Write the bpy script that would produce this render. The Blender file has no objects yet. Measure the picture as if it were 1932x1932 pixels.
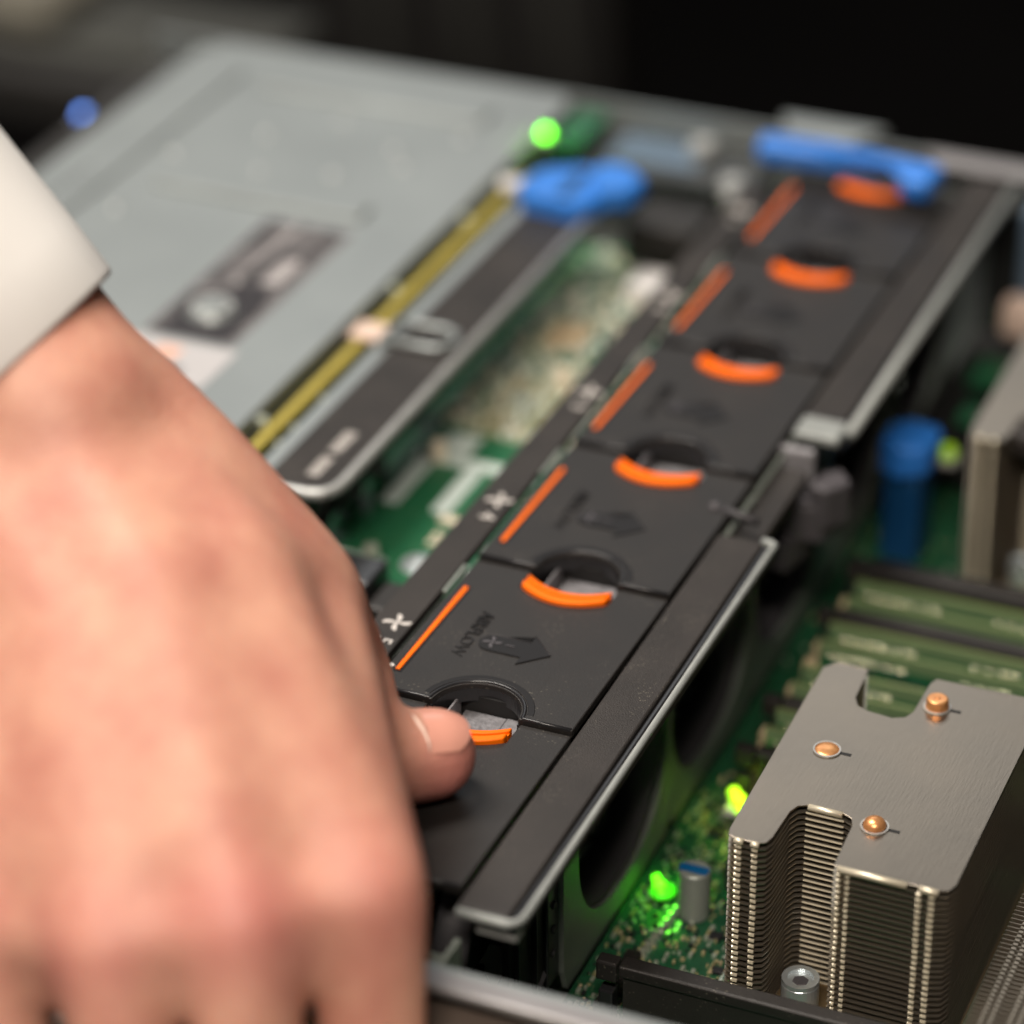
import bpy, bmesh, math, random
from mathutils import Vector, Matrix
random.seed(7)
C = bpy.context.scene.collection
S = 0.01                                   # everything below is written in centimetres
PITCH = 6.6                                # fan module pitch
ZB = -7.2                                  # top of the main board

# ------------------------------------------------------------------ camera
sc = bpy.context.scene
cd = bpy.data.cameras.new('camera'); cam = bpy.data.objects.new('camera', cd); C.objects.link(cam)
R3 = Matrix(((0.92026062, -0.19197408, 0.34097851), (0.39118032, 0.47341693, -0.78921123), (-0.0099169, 0.8596641, 0.51076344)))
cam.matrix_world = Matrix.Translation(Vector((23.222659, -57.216644, 42.937027)) * S) @ R3.to_4x4()
cd.sensor_width = 36; cd.lens = 5896.2 / 1932 * 36
cd.clip_start = 0.02; cd.clip_end = 60
cd.dof.use_dof = True; cd.dof.focus_distance = 0.757; cd.dof.aperture_fstop = 4.3; cd.dof.aperture_blades = 9
sc.camera = cam

# ------------------------------------------------------------------ world and lamps
w = bpy.data.worlds.new('World'); sc.world = w; w.use_nodes = True
w.node_tree.nodes['Background'].inputs[0].default_value = (1.0, 0.96, 0.9, 1)
w.node_tree.nodes['Background'].inputs[1].default_value = 0.018
sc.view_settings.view_transform = 'Standard'; sc.view_settings.look = 'None'
sc.view_settings.exposure = 0; sc.view_settings.gamma = 1

def area_lamp(name, loc, target, sx, sy, power, col):
    l = bpy.data.lights.new(name, 'AREA'); l.shape = 'RECTANGLE'; l.size = sx * S; l.size_y = sy * S
    l.energy = power; l.color = col
    o = bpy.data.objects.new(name, l); C.objects.link(o); o.location = Vector(loc) * S
    o.rotation_euler = (Vector(target) - Vector(loc)).to_track_quat('-Z', 'Y').to_euler()
    return o
area_lamp('ceiling_light', (-70, 10, 170), (-5, 5, 0), 50, 90, 40, (1.0, 0.92, 0.83))
area_lamp('ceiling_light', (-95, 230, 150), (-5, 10, 0), 150, 60, 6, (0.95, 0.98, 1.0))
area_lamp('ceiling_light', (24, -112, 150), (0, 5, 0), 70, 24, 27, (1.0, 0.88, 0.76))

# ------------------------------------------------------------------ materials
M = {}
def mat(name, col, rough=0.5, metal=0.0, bump=0.0, bscale=200, var=0.0, vscale=40, spec=0.5, sss=0, coat=0, emit=None, estr=0, rvar=0.0):
    m = bpy.data.materials.new(name); m.use_nodes = True; nt = m.node_tree; b = nt.nodes['Principled BSDF']
    b.inputs['Base Color'].default_value = (*col, 1); b.inputs['Roughness'].default_value = rough
    b.inputs['Metallic'].default_value = metal; b.inputs['Specular IOR Level'].default_value = spec
    if coat: b.inputs['Coat Weight'].default_value = coat
    if emit: b.inputs['Emission Color'].default_value = (*emit, 1); b.inputs['Emission Strength'].default_value = estr
    tc = nt.nodes.new('ShaderNodeTexCoord')
    if var:
        n = nt.nodes.new('ShaderNodeTexNoise'); n.inputs['Scale'].default_value = vscale; n.inputs['Detail'].default_value = 6
        nt.links.new(tc.outputs['Object'], n.inputs['Vector'])
        r = nt.nodes.new('ShaderNodeValToRGB'); r.color_ramp.elements[0].position = .3; r.color_ramp.elements[1].position = .7
        r.color_ramp.elements[0].color = (*[max(0, c * (1 - var)) for c in col], 1)
        r.color_ramp.elements[1].color = (*[min(1, c * (1 + var)) for c in col], 1)
        nt.links.new(n.outputs['Fac'], r.inputs['Fac']); nt.links.new(r.outputs['Color'], b.inputs['Base Color'])
        if rvar:
            q = nt.nodes.new('ShaderNodeMapRange'); q.inputs['To Min'].default_value = rough - rvar; q.inputs['To Max'].default_value = rough + rvar
            nt.links.new(n.outputs['Fac'], q.inputs['Value']); nt.links.new(q.outputs['Result'], b.inputs['Roughness'])
    if bump:
        n = nt.nodes.new('ShaderNodeTexNoise'); n.inputs['Scale'].default_value = bscale; n.inputs['Detail'].default_value = 3
        nt.links.new(tc.outputs['Object'], n.inputs['Vector'])
        bp = nt.nodes.new('ShaderNodeBump'); bp.inputs['Strength'].default_value = bump; bp.inputs['Distance'].default_value = 0.0004
        nt.links.new(n.outputs['Fac'], bp.inputs['Height']); nt.links.new(bp.outputs['Normal'], b.inputs['Normal'])
    M[name] = m; return m
mat('black_plastic', (0.0175, 0.0155, 0.0145), 0.50, bump=0.25, bscale=1800, var=.15, vscale=60, rvar=.07)
mat('black_gloss', (0.018, 0.018, 0.02), 0.28, bump=0.05, bscale=900)
mat('black_paint', (0.025, 0.021, 0.019), 0.50, bump=0.5, bscale=2500, var=.3, vscale=45, rvar=.08)
mat('scuff', (0.10, 0.095, 0.085), 0.6)
mat('emboss', (0.013, 0.0125, 0.0135), 0.5, spec=.25)
mat('black_deep', (0.012, 0.012, 0.012), 0.6)
mat('dark_rubber', (0.04, 0.038, 0.042), 0.55, bump=.3, bscale=1200)
mat('floor_grey', (0.17, 0.168, 0.18), 0.6, bump=.6, bscale=1500, var=.3, vscale=900)
mat('liner_grey', (0.075, 0.073, 0.08), 0.55)
mat('hook_grey', (0.075, 0.07, 0.078), 0.5)
mat('grey_plastic', (0.24, 0.235, 0.25), 0.5, bump=.6, bscale=1500, var=.2, vscale=300)
mat('orange', (1.0, 0.17, 0.0), 0.5, spec=.22)
mat('orange_clear', (0.85, 0.12, 0.008), 0.4)
mat('steel', (0.55, 0.57, 0.56), 0.30, 1.0, bump=.08, bscale=500, var=.1, vscale=30)
mat('rail_steel', (0.31, 0.33, 0.32), 0.6, 0.3, bump=.15, bscale=900, var=.12, vscale=120)
mat('steel_bright', (0.50, 0.51, 0.50), 0.45, 0.5, bump=.15, bscale=900, var=.12, vscale=120)
mat('deck_dark', (0.075, 0.08, 0.08), 0.4, 0.5, var=.2, vscale=30)
mat('zinc_sheet', (0.33, 0.36, 0.36), 0.42, 0.55, bump=.12, bscale=300, var=.07, vscale=25, rvar=.06)
mat('zinc_wall', (0.34, 0.38, 0.34), 0.45, 0.5, bump=.3, bscale=1200, var=.12, vscale=60)
mat('flange_grey', (0.30, 0.29, 0.295), 0.42, 0.4, var=.1, vscale=30)
mat('groove_brown', (0.11, 0.085, 0.07), 0.5)
mat('cream_metal', (0.80, 0.74, 0.62), 0.35, 0.5, bump=.15, bscale=300, var=.2, vscale=20)
mat('nickel', (0.35, 0.30, 0.245), 0.33, 1.0, bump=.07, bscale=1900, var=.14, vscale=45, rvar=.08)
mat('nickel_fin', (0.54, 0.475, 0.385), 0.33, .9)
mat('nickel_tab', (0.97, 0.87, 0.70), 0.2, .95)
mat('fold_bright', (0.88, 0.80, 0.62), 0.35, .5)
mat('copper', (0.98, 0.42, 0.17), 0.32, .7, bump=.35, bscale=500, var=.2, vscale=400)
mat('brass_base', (0.35, 0.26, 0.15), 0.4, 0.8)
mat('screw_steel', (0.80, 0.87, 0.90), 0.28, .75, bump=.2, bscale=500)
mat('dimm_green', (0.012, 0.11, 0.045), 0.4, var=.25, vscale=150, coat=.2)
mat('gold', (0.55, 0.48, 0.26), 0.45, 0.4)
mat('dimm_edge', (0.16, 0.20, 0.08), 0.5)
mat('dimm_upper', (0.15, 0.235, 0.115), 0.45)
mat('solder', (0.62, 0.66, 0.55), 0.35, 0.6)
mat('pale_part', (0.72, 0.76, 0.62), 0.5)
mat('solder_shiny', (0.95, 0.95, 0.72), 0.16, 1.0)
mat('silk_white', (0.62, 0.72, 0.68), 0.6)
mat('print_white', (0.62, 0.59, 0.56), 0.6)
mat('yellow_edge', (0.42, 0.34, 0.06), 0.5, var=.1, vscale=60)
mat('pink_white', (0.72, 0.55, 0.46), 0.6)
mat('white_plastic', (0.75, 0.73, 0.72), 0.45)
mat('tan_light', (0.80, 0.70, 0.55), 0.5)
mat('tan_part', (0.60, 0.47, 0.30), 0.5)
mat('chip_black', (0.02, 0.02, 0.022), 0.4)
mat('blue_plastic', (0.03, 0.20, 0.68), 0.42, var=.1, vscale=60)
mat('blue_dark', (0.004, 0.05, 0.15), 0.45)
mat('blue_grey', (0.10, 0.15, 0.21), 0.45)
mat('cap_alu', (0.30, 0.33, 0.30), 0.4, 0.3)
mat('cap_blue', (0.0, 0.10, 0.28), 0.5)
mat('lime_plastic', (0.30, 0.50, 0.01), 0.45, emit=(0.45, 0.85, 0.02), estr=0.35)
mat('led_green', (0.1, 0.8, 0.05), 0.3, emit=(0.16, 1.0, 0.01), estr=1.5)
mat('led_lime', (0.5, 0.8, 0.05), 0.3, emit=(0.45, 1.0, 0.02), estr=1.2)
mat('led_glow_paint', (0.05, 0.4, 0.02), 0.5, emit=(0.08, 0.75, 0.01), estr=0.55)  # weak emission painting the glow spill round the LED
mat('led_bright', (0.1, 0.8, 0.05), 0.3, emit=(0.16, 1.0, 0.0), estr=9)
mat('led_blue', (0.1, 0.3, 0.9), 0.3, emit=(0.12, 0.28, 0.9), estr=4)
mat('cotton', (0.90, 0.885, 0.86), 0.9, bump=.06, bscale=2500)
mat('nail', (0.72, 0.34, 0.26), 0.30, sss=0, coat=.15)
mat('nail_highlight', (0.86, 0.66, 0.55), 0.5)  # pale colour painting the highlight beside the nail
mat('backdrop', (0.004, 0.0036, 0.0036), 0.9, spec=.1, var=.5, vscale=1.2)
mat('rack_dark', (0.020, 0.019, 0.018), 0.6, var=.2, vscale=3)
mat('rack_grey', (0.05, 0.051, 0.045), 0.6, var=.3, vscale=5)
mat('rack_pale', (0.16, 0.15, 0.12), 0.7)
mat('label_white', (0.17, 0.162, 0.166), 0.7)
mat('sticker_white', (0.48, 0.47, 0.48), 0.5)
mat('label_red', (0.70, 0.42, 0.33), 0.5)
mat('label_dark', (0.022, 0.02, 0.024), 0.6)
mat('label_light', (0.40, 0.38, 0.38), 0.6)

def pcb_mat(name, base, alt, mask, sc_=260, tr=600):
    m = bpy.data.materials.new(name); m.use_nodes = True; nt = m.node_tree; b = nt.nodes['Principled BSDF']
    tc = nt.nodes.new('ShaderNodeTexCoord')
    n = nt.nodes.new('ShaderNodeTexBrick'); n.inputs['Scale'].default_value = sc_; n.inputs['Color1'].default_value = (*base, 1)
    n.inputs['Color2'].default_value = (*alt, 1); n.inputs['Mortar'].default_value = (*mask, 1); n.inputs['Mortar Size'].default_value = .03
    v = nt.nodes.new('ShaderNodeTexVoronoi'); v.inputs['Scale'].default_value = tr
    r = nt.nodes.new('ShaderNodeValToRGB'); r.color_ramp.elements[0].color = (0.55, 0.6, 0.36, 1); r.color_ramp.elements[1].color = (0, 0, 0, 1)
    r.color_ramp.elements[0].position = .12; r.color_ramp.elements[1].position = .16
    n2 = nt.nodes.new('ShaderNodeTexNoise'); n2.inputs['Scale'].default_value = 70
    mx = nt.nodes.new('ShaderNodeMix'); mx.data_type = 'RGBA'; mx.blend_type = 'MIX'; mx.inputs['B'].default_value = (0.42, 0.45, 0.24, 1)
    mt = nt.nodes.new('ShaderNodeMath'); mt.operation = 'MULTIPLY'
    gt = nt.nodes.new('ShaderNodeMath'); gt.operation = 'GREATER_THAN'; gt.inputs[1].default_value = .54
    l = nt.links
    l.new(tc.outputs['Object'], n.inputs['Vector']); l.new(tc.outputs['Object'], v.inputs['Vector']); l.new(tc.outputs['Object'], n2.inputs['Vector'])
    l.new(v.outputs['Distance'], r.inputs['Fac']); l.new(n2.outputs['Fac'], gt.inputs[0])
    l.new(r.outputs['Color'], mt.inputs[0]); l.new(gt.outputs[0], mt.inputs[1])
    l.new(n.outputs['Color'], mx.inputs['A']); l.new(mt.outputs[0], mx.inputs['Factor'])
    l.new(mx.outputs['Result'], b.inputs['Base Color']); b.inputs['Roughness'].default_value = .38
    M[name] = m
pcb_mat('pcb', (0.008, 0.085, 0.035), (0.016, 0.13, 0.06), (0.02, 0.05, 0.02))
pcb_mat('pcb_left', (0.010, 0.135, 0.062), (0.02, 0.155, 0.07), (0.035, 0.12, 0.05), 90, 350)

# brushed grain on the heatsink plate
for nd in M['nickel'].node_tree.nodes:
    if nd.type == 'TEX_NOISE' and nd.inputs['Scale'].default_value > 1000:
        mp = M['nickel'].node_tree.nodes.new('ShaderNodeMapping'); mp.inputs['Scale'].default_value = (1, .12, 1)
        tcn = M['nickel'].node_tree.nodes.new('ShaderNodeTexCoord'); M['nickel'].node_tree.links.new(tcn.outputs['Object'], mp.inputs['Vector'])
        M['nickel'].node_tree.links.new(mp.outputs['Vector'], nd.inputs['Vector'])
def dusty(name, amt=.8, scale=1100):
    nt = M[name].node_tree; b = nt.nodes['Principled BSDF']; src = b.inputs['Base Color'].links[0].from_socket; l = nt.links
    tc = nt.nodes.new('ShaderNodeTexCoord'); v = nt.nodes.new('ShaderNodeTexVoronoi'); v.inputs['Scale'].default_value = scale
    n = nt.nodes.new('ShaderNodeTexNoise'); n.inputs['Scale'].default_value = 60; l.new(tc.outputs['Object'], v.inputs['Vector']); l.new(tc.outputs['Object'], n.inputs['Vector'])
    a = nt.nodes.new('ShaderNodeMapRange'); a.inputs['From Min'].default_value = .13; a.inputs['From Max'].default_value = .22; a.inputs['To Min'].default_value = 1; a.inputs['To Max'].default_value = 0
    c = nt.nodes.new('ShaderNodeMapRange'); c.inputs['From Min'].default_value = .46; c.inputs['From Max'].default_value = .66; c.inputs['To Max'].default_value = amt
    m_ = nt.nodes.new('ShaderNodeMath'); m_.operation = 'MULTIPLY'; mx = nt.nodes.new('ShaderNodeMix'); mx.data_type = 'RGBA'; mx.inputs['B'].default_value = (.22, .20, .16, 1)
    l.new(v.outputs['Distance'], a.inputs['Value']); l.new(n.outputs['Fac'], c.inputs['Value']); l.new(a.outputs[0], m_.inputs[0]); l.new(c.outputs[0], m_.inputs[1])
    l.new(m_.outputs[0], mx.inputs['Factor']); l.new(src, mx.inputs['A']); l.new(mx.outputs['Result'], b.inputs['Base Color'])
dusty('black_paint')
dusty('black_plastic', .35, 700)

def skin_mat():
    m = bpy.data.materials.new('skin'); m.use_nodes = True; nt = m.node_tree; b = nt.nodes['Principled BSDF']; l = nt.links
    g = nt.nodes.new('ShaderNodeNewGeometry')
    n = nt.nodes.new('ShaderNodeTexNoise'); n.inputs['Scale'].default_value = 60; n.inputs['Detail'].default_value = 8
    l.new(g.outputs['Position'], n.inputs['Vector'])
    r = nt.nodes.new('ShaderNodeValToRGB'); e = r.color_ramp.elements
    e[0].position = .30; e[0].color = (0.54, 0.23, 0.17, 1); e[1].position = .70; e[1].color = (0.70, 0.37, 0.265, 1)
    l.new(n.outputs['Fac'], r.inputs['Fac']); last = r.outputs['Color']
    for c, rad, amt in KNUCKLE:                         # redder skin over the knuckles and at the thumb tip
        d = nt.nodes.new('ShaderNodeVectorMath'); d.operation = 'DISTANCE'; d.inputs[1].default_value = [q * S for q in c]
        l.new(g.outputs['Position'], d.inputs[0])
        mr = nt.nodes.new('ShaderNodeMapRange'); mr.interpolation_type = 'SMOOTHSTEP'
        mr.inputs['From Min'].default_value = 0.25 * rad * S; mr.inputs['From Max'].default_value = rad * S
        mr.inputs['To Min'].default_value = amt; mr.inputs['To Max'].default_value = 0
        l.new(d.outputs['Value'], mr.inputs['Value'])
        mx = nt.nodes.new('ShaderNodeMix'); mx.data_type = 'RGBA'; mx.inputs['B'].default_value = (0.66, 0.21, 0.195, 1)
        l.new(last, mx.inputs['A']); l.new(mr.outputs['Result'], mx.inputs['Factor']); last = mx.outputs['Result']
    l.new(last, b.inputs['Base Color'])
    b.inputs['Roughness'].default_value = .52; b.inputs['Subsurface Weight'].default_value = .25
    b.inputs['Subsurface Radius'].default_value = (1, .35, .18); b.inputs['Subsurface Scale'].default_value = .004
    v = nt.nodes.new('ShaderNodeTexVoronoi'); v.inputs['Scale'].default_value = 900
    n3 = nt.nodes.new('ShaderNodeTexNoise'); n3.inputs['Scale'].default_value = 420; n3.inputs['Detail'].default_value = 4
    l.new(g.outputs['Position'], v.inputs['Vector']); l.new(g.outputs['Position'], n3.inputs['Vector'])
    ad = nt.nodes.new('ShaderNodeMath'); l.new(v.outputs['Distance'], ad.inputs[0]); l.new(n3.outputs['Fac'], ad.inputs[1])
    bp = nt.nodes.new('ShaderNodeBump'); bp.inputs['Strength'].default_value = .28; bp.inputs['Distance'].default_value = .0004
    l.new(ad.outputs[0], bp.inputs['Height']); l.new(bp.outputs['Normal'], b.inputs['Normal'])
    M['skin'] = m

# ------------------------------------------------------------------ mesh helpers (cm)
def obj(name, bm, m, parent=None, loc=None, smooth=False, bevel=0, kind=None, segs=2):
    me = bpy.data.meshes.new(name); bmesh.ops.recalc_face_normals(bm, faces=bm.faces) if not kind == 'raw' else None
    bm.transform(Matrix.Scale(S, 4)); bm.to_mesh(me); bm.free()
    if smooth:
        for p in me.polygons: p.use_smooth = True
    me.materials.append(M[m])
    o = bpy.data.objects.new(name, me); C.objects.link(o)
    if parent: o.parent = parent
    if loc is not None: o.location = Vector(loc) * S
    if bevel:
        b = o.modifiers.new('bevel', 'BEVEL'); b.width = bevel * S; b.segments = segs; b.limit_method = 'ANGLE'; b.angle_limit = math.radians(40)
    if kind == 'stuff': o['kind'] = 'stuff'
    return o
def thing(name, label, cat, loc=(0, 0, 0), group=None):
    o = bpy.data.objects.new(name, None); C.objects.link(o); o.location = Vector(loc) * S; o.empty_display_size = .01
    o['label'] = label; o['category'] = cat
    if group: o['group'] = group
    return o
def tag(o, label, cat, group=None):
    o['label'] = label; o['category'] = cat
    if group: o['group'] = group
    return o
def bx(bm, x0, x1, y0, y1, z0, z1):
    v = [bm.verts.new((x, y, z)) for x in (x0, x1) for y in (y0, y1) for z in (z0, z1)]
    for f in ((0, 1, 3, 2), (4, 6, 7, 5), (0, 4, 5, 1), (2, 3, 7, 6), (0, 2, 6, 4), (1, 5, 7, 3)): bm.faces.new([v[i] for i in f])
def box(*a):
    bm = bmesh.new(); bx(bm, *a); return bm
def prism_add(bm, pts, z0, z1, zf=None):
    a = [bm.verts.new((x, y, z0 + (zf(x, y) if zf else 0))) for x, y in pts]; b = [bm.verts.new((x, y, z1 + (zf(x, y) if zf else 0))) for x, y in pts]
    n = len(pts); bm.faces.new(a[::-1]); bm.faces.new(b)
    for i in range(n): bm.faces.new((a[i], a[(i + 1) % n], b[(i + 1) % n], b[i]))
def prism(pts, z0, z1, zf=None):
    bm = bmesh.new(); prism_add(bm, pts, z0, z1, zf); bmesh.ops.triangulate(bm, faces=[f for f in bm.faces if len(f.verts) > 4]); return bm
def cyl_add(bm, c, r0, r1, h, n=20, axis='z'):
    mtx = {'z': Matrix(), 'x': Matrix.Rotation(math.pi / 2, 4, 'Y'), 'y': Matrix.Rotation(-math.pi / 2, 4, 'X')}[axis]
    bmesh.ops.create_cone(bm, cap_ends=True, segments=n, radius1=r0, radius2=r1, depth=h, matrix=Matrix.Translation(c) @ mtx)
def cyl(*a, **k):
    bm = bmesh.new(); cyl_add(bm, *a, **k); return bm
def sph(c, r, sx=1, sy=1, sz=1, n=16):
    bm = bmesh.new(); bmesh.ops.create_uvsphere(bm, u_segments=n, v_segments=n // 2 + 2, radius=r, matrix=Matrix.Translation(c) @ Matrix.Diagonal((sx, sy, sz, 1))); return bm
def arc(cx, cy, r, a0, a1, n): return [(cx + r * math.cos(math.radians(a0 + (a1 - a0) * i / n)), cy + r * math.sin(math.radians(a0 + (a1 - a0) * i / n))) for i in range(n + 1)]
def tube_add(bm, pts, r, n=8, closed=False):
    rings = []
    P = [Vector(p) for p in pts]
    for i, p in enumerate(P):
        if closed: t = P[(i + 1) % len(P)] - P[i - 1]
        else: t = P[min(i + 1, len(P) - 1)] - P[max(i - 1, 0)]
        t.normalize(); u = t.cross(Vector((0, 0, 1)))
        if u.length < 1e-4: u = Vector((1, 0, 0))
        u.normalize(); v = u.cross(t)
        rr = r[i] if isinstance(r, (list, tuple)) else r
        rings.append([bm.verts.new(p + rr * (math.cos(2 * math.pi * k / n) * u + math.sin(2 * math.pi * k / n) * v)) for k in range(n)])
    m = len(rings)
    for i in range(m if closed else m - 1):
        a, b = rings[i], rings[(i + 1) % m]
        for k in range(n): bm.faces.new((a[k], a[(k + 1) % n], b[(k + 1) % n], b[k]))
    if not closed: bm.faces.new(rings[0]); bm.faces.new(rings[-1][::-1])
def tube(pts, r, n=8, closed=False):
    bm = bmesh.new(); tube_add(bm, pts, r, n, closed); return bm
def band(inner, outer, z0, z1):
    """strip between two 2-D polylines of equal length, extruded"""
    bm = bmesh.new(); n = len(inner); V = [[bm.verts.new((*q, z)) for q in l] for z in (z0, z1) for l in (inner, outer)]
    for i in range(n - 1):
        bm.faces.new((V[0][i], V[0][i + 1], V[1][i + 1], V[1][i])); bm.faces.new((V[2][i], V[3][i], V[3][i + 1], V[2][i + 1]))
        bm.faces.new((V[0][i], V[2][i], V[2][i + 1], V[0][i + 1])); bm.faces.new((V[1][i], V[1][i + 1], V[3][i + 1], V[3][i]))
    for i in (0, n - 1): bm.faces.new((V[0][i], V[1][i], V[3][i], V[2][i]))
    return bm
def text_bm(txt, size, depth, loc, rot):
    cu = bpy.data.curves.new('t', 'FONT'); cu.body = txt; cu.size = size; cu.extrude = depth; cu.align_x = 'CENTER'; cu.align_y = 'CENTER'
    cu.resolution_u = 3
    o = bpy.data.objects.new('t', cu); C.objects.link(o); dg = bpy.context.evaluated_depsgraph_get()
    me = bpy.data.meshes.new_from_object(o.evaluated_get(dg)); bpy.data.objects.remove(o); bpy.data.curves.remove(cu)
    bm = bmesh.new(); bm.from_mesh(me); bpy.data.meshes.remove(me)
    bm.transform(Matrix.Translation(loc) @ Matrix.Rotation(rot, 4, 'Z')); return bm
def copy_tree(o, parent=None):
    c = o.copy(); C.objects.link(c); c.parent = parent
    for ch in o.children: copy_tree(ch, c)
    return c
def fan_icon_bm(cx, cy, r, z0, z1, rot=0.3):
    bm = bmesh.new()
    for k in range(4):
        a = rot + k * math.pi / 2; pts = []
        for t in range(9):
            s = t / 8; pts.append((s, 0.02 + 0.10 * s))
        for t in range(9):
            s = 1 - t / 8; pts.append((s * .98 + .0, -0.02 - .34 * math.sin(math.pi * min(1, s * .9 + .05)) ** .8 * (0.4 + .6 * s)))
        q = [(cx + r * (x * math.cos(a) - y * math.sin(a)), cy + r * (x * math.sin(a) + y * math.cos(a))) for x, y in pts]
        prism_add(bm, q[::-1], z0, z1)
    bmesh.ops.triangulate(bm, faces=[f for f in bm.faces if len(f.verts) > 4])
    return bm

# ------------------------------------------------------------------ the setting: dark floor of the machine room
g = obj('floor', box(-600, 500, -300, 900, -81, -80), 'backdrop'); g['kind'] = 'structure'
g = obj('wall', box(-600, 500, 420, 425, -79.9, 250), 'backdrop'); g['kind'] = 'structure'
rk = thing('rack_shelf', 'blurred grey-green metal rack shelf in the dark background at top left', 'rack', (-52, 69, -15))
obj('shelf', box(-34, 9, -4, 4, -1, 0), 'rack_grey', rk, bevel=.3)
obj('shelf_bracket', box(-34, 9, -6.5, -4.2, -3, -.6), 'rack_dark', rk, bevel=.3)
obj('shelf_panel', box(-8, -2.2, -3.5, 3, .02, 1.6), 'rack_pale', rk, bevel=.5)
cb = thing('cable_bundle', 'faint dark cables hanging behind the grey cover at the top edge', 'cables', (-64, 118, -36))
for i in range(6):
    obj('cable', tube([(i * 3.2, i * .6, -12), (i * 3.0 - .8, i * .4, 2), (i * 2.8 - 2.4, 0, 26)], .55, 8), 'rack_grey' if i % 2 else 'rack_dark', cb, smooth=True)
ob = thing('equipment_block', 'dark brown-grey box behind the grey cover, soft vertical lines on it', 'equipment', (-56, 124, -40))
obj('block_body', box(-14, 8, 0, 10, -6, 12), 'rack_dark', ob, bevel=.5)
obj('block_panel', box(-12, -2, -.6, -.05, -4, 10), 'rack_dark', ob, bevel=.3)

# ------------------------------------------------------------------ chassis
ch = thing('server_chassis', 'long grey metal rack server chassis holding fans, boards and heatsinks', 'server', (0, 0, -8.2))
obj('floor_pan', box(-31, 16, -8.9, 36.9, -.3, 0), 'zinc_wall', ch)
# near side wall, its folded flange and the outer slide rail
obj('side_wall', box(-31, 16, -9.15, -8.95, 0.01, 8.05), 'zinc_sheet', ch)
obj('top_flange', box(-31, 16, -9.72, -9.16, 7.9, 8.1), 'flange_grey', ch, bevel=.06)
bm = bmesh.new(); bx(bm, -31, 16, -13.6, -10.25, 4.0, 7.55); sl = obj('slide_rail', bm, 'cream_metal', ch, bevel=.35, segs=4)
obj('slide_groove', box(-31, 16, -10.24, -9.20, 4.0, 7.3), 'groove_brown', ch)
obj('slide_bead', tube([(-31, -11.0, 7.6), (16, -11.0, 7.6)], .16, 10), 'steel_bright', ch, smooth=True)
obj('slide_bead', tube([(-31, -12.3, 7.6), (16, -12.3, 7.6)], .30, 10), 'cream_metal', ch, smooth=True)
for x in (1.2, 8.5): obj('rivet', sph((x, -11.6, 7.56), .22, 1, 1, .5), 'steel_bright', ch, smooth=True)
# far side wall with raised tabs
obj('side_wall', box(-31, 16, 36.0, 36.2, 0.01, 8.1), 'zinc_sheet', ch)
obj('top_flange', prism([(-1.9, 35.99), (-1.2, 34.9), (16, 34.9), (16, 35.99)], 8.1, 8.3), 'flange_grey', ch, bevel=.08)
obj('wall_tab', prism([(-6.9, 35.98), (-6.4, 34.7), (-4.0, 34.6), (-3.2, 35.98)], 8.5, 8.75), 'zinc_sheet', ch, bevel=.08)
obj('corner_deck', box(-13.2, -6.9, 32.6, 35.95, 7.0, 7.25), 'deck_dark', ch, bevel=.05)
obj('corner_blue_reflection', box(-12.3, -9.2, 33.4, 35.6, 7.26, 7.32), 'blue_grey', ch)  # blue reflection on the deck put into the patch colour
for x, y, r in ((-9.3, 34.7, .5), (-7.35, 32.2, .45), (-7.1, 31.3, .3)):
    obj('corner_screw', cyl((x, y, 7.6), r, r * .85, .5, 20), 'steel_bright', ch, bevel=.05, smooth=False)
obj('dark_wall_sheet', box(.5, 15, 35.7, 35.9, 0.3, 6.6), 'black_deep', ch)  # black sheet added to darken the lower far wall
obj('corner_block', box(-10.2, -7.7, 29.6, 31.9, 5.4, 6.9), 'black_plastic', ch, bevel=.15)
# fan wall: sheet with an opening for each fan, open towards the main board
def superellipse(cy, cz, ry, rz, n, k=2.45):
    o = []
    for i in range(n):
        t = 2 * math.pi * i / n; c, s = math.cos(t), math.sin(t)
        o.append((cy + ry * math.copysign(abs(c) ** (2 / k), c), cz + rz * math.copysign(abs(s) ** (2 / k), s)))
    return o
def fan_wall_bm(y0, y1, z0, z1, cy, cz, ry, rz, x0, x1):
    bm = bmesh.new(); n = 40; inn = superellipse(cy, cz, ry, rz, n)
    out = []
    for (y, z) in inn:
        dy, dz = y - cy, z - cz; s = 1e9
        if dy > 1e-6: s = min(s, (y1 - cy) / dy)
        if dy < -1e-6: s = min(s, (y0 - cy) / dy)
        if dz > 1e-6: s = min(s, (z1 - cz) / dz)
        if dz < -1e-6: s = min(s, (z0 - cz) / dz)
        out.append((cy + dy * s, cz + dz * s))
    V = {(j, x): [bm.verts.new((x, *q)) for q in l] for j, l in ((0, inn), (1, out)) for x in (x0, x1)}
    for i in range(n):
        k = (i + 1) % n
        for x in (x0, x1): bm.faces.new((V[0, x][i], V[0, x][k], V[1, x][k], V[1, x][i]))
        for j in (0, 1): bm.faces.new((V[j, x0][i], V[j, x0][k], V[j, x1][k], V[j, x1][i]))
    return bm
for k in range(0, 5):
    y0 = k * PITCH
    obj('fan_wall_panel', fan_wall_bm(y0 - (.95 if k == 0 else 0) + .02, y0 + PITCH - .02, 1.0, 7.85, y0 + 3.2, 4.75, 3.15, 3.05, .02, .16), 'zinc_wall', ch)
obj('fan_wall_panel', box(.02, .16, -8.9, -7.0, 1.0, 7.2), 'zinc_wall', ch)
obj('end_plate', box(-5.4, -.05, -8.9, -7.1, 6.6, 6.75), 'zinc_wall', ch, bevel=.04)
obj('end_bracket', box(-2.6, -.4, -8.3, -7.3, 6.76, 7.4), 'black_plastic', ch, bevel=.12)
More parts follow.
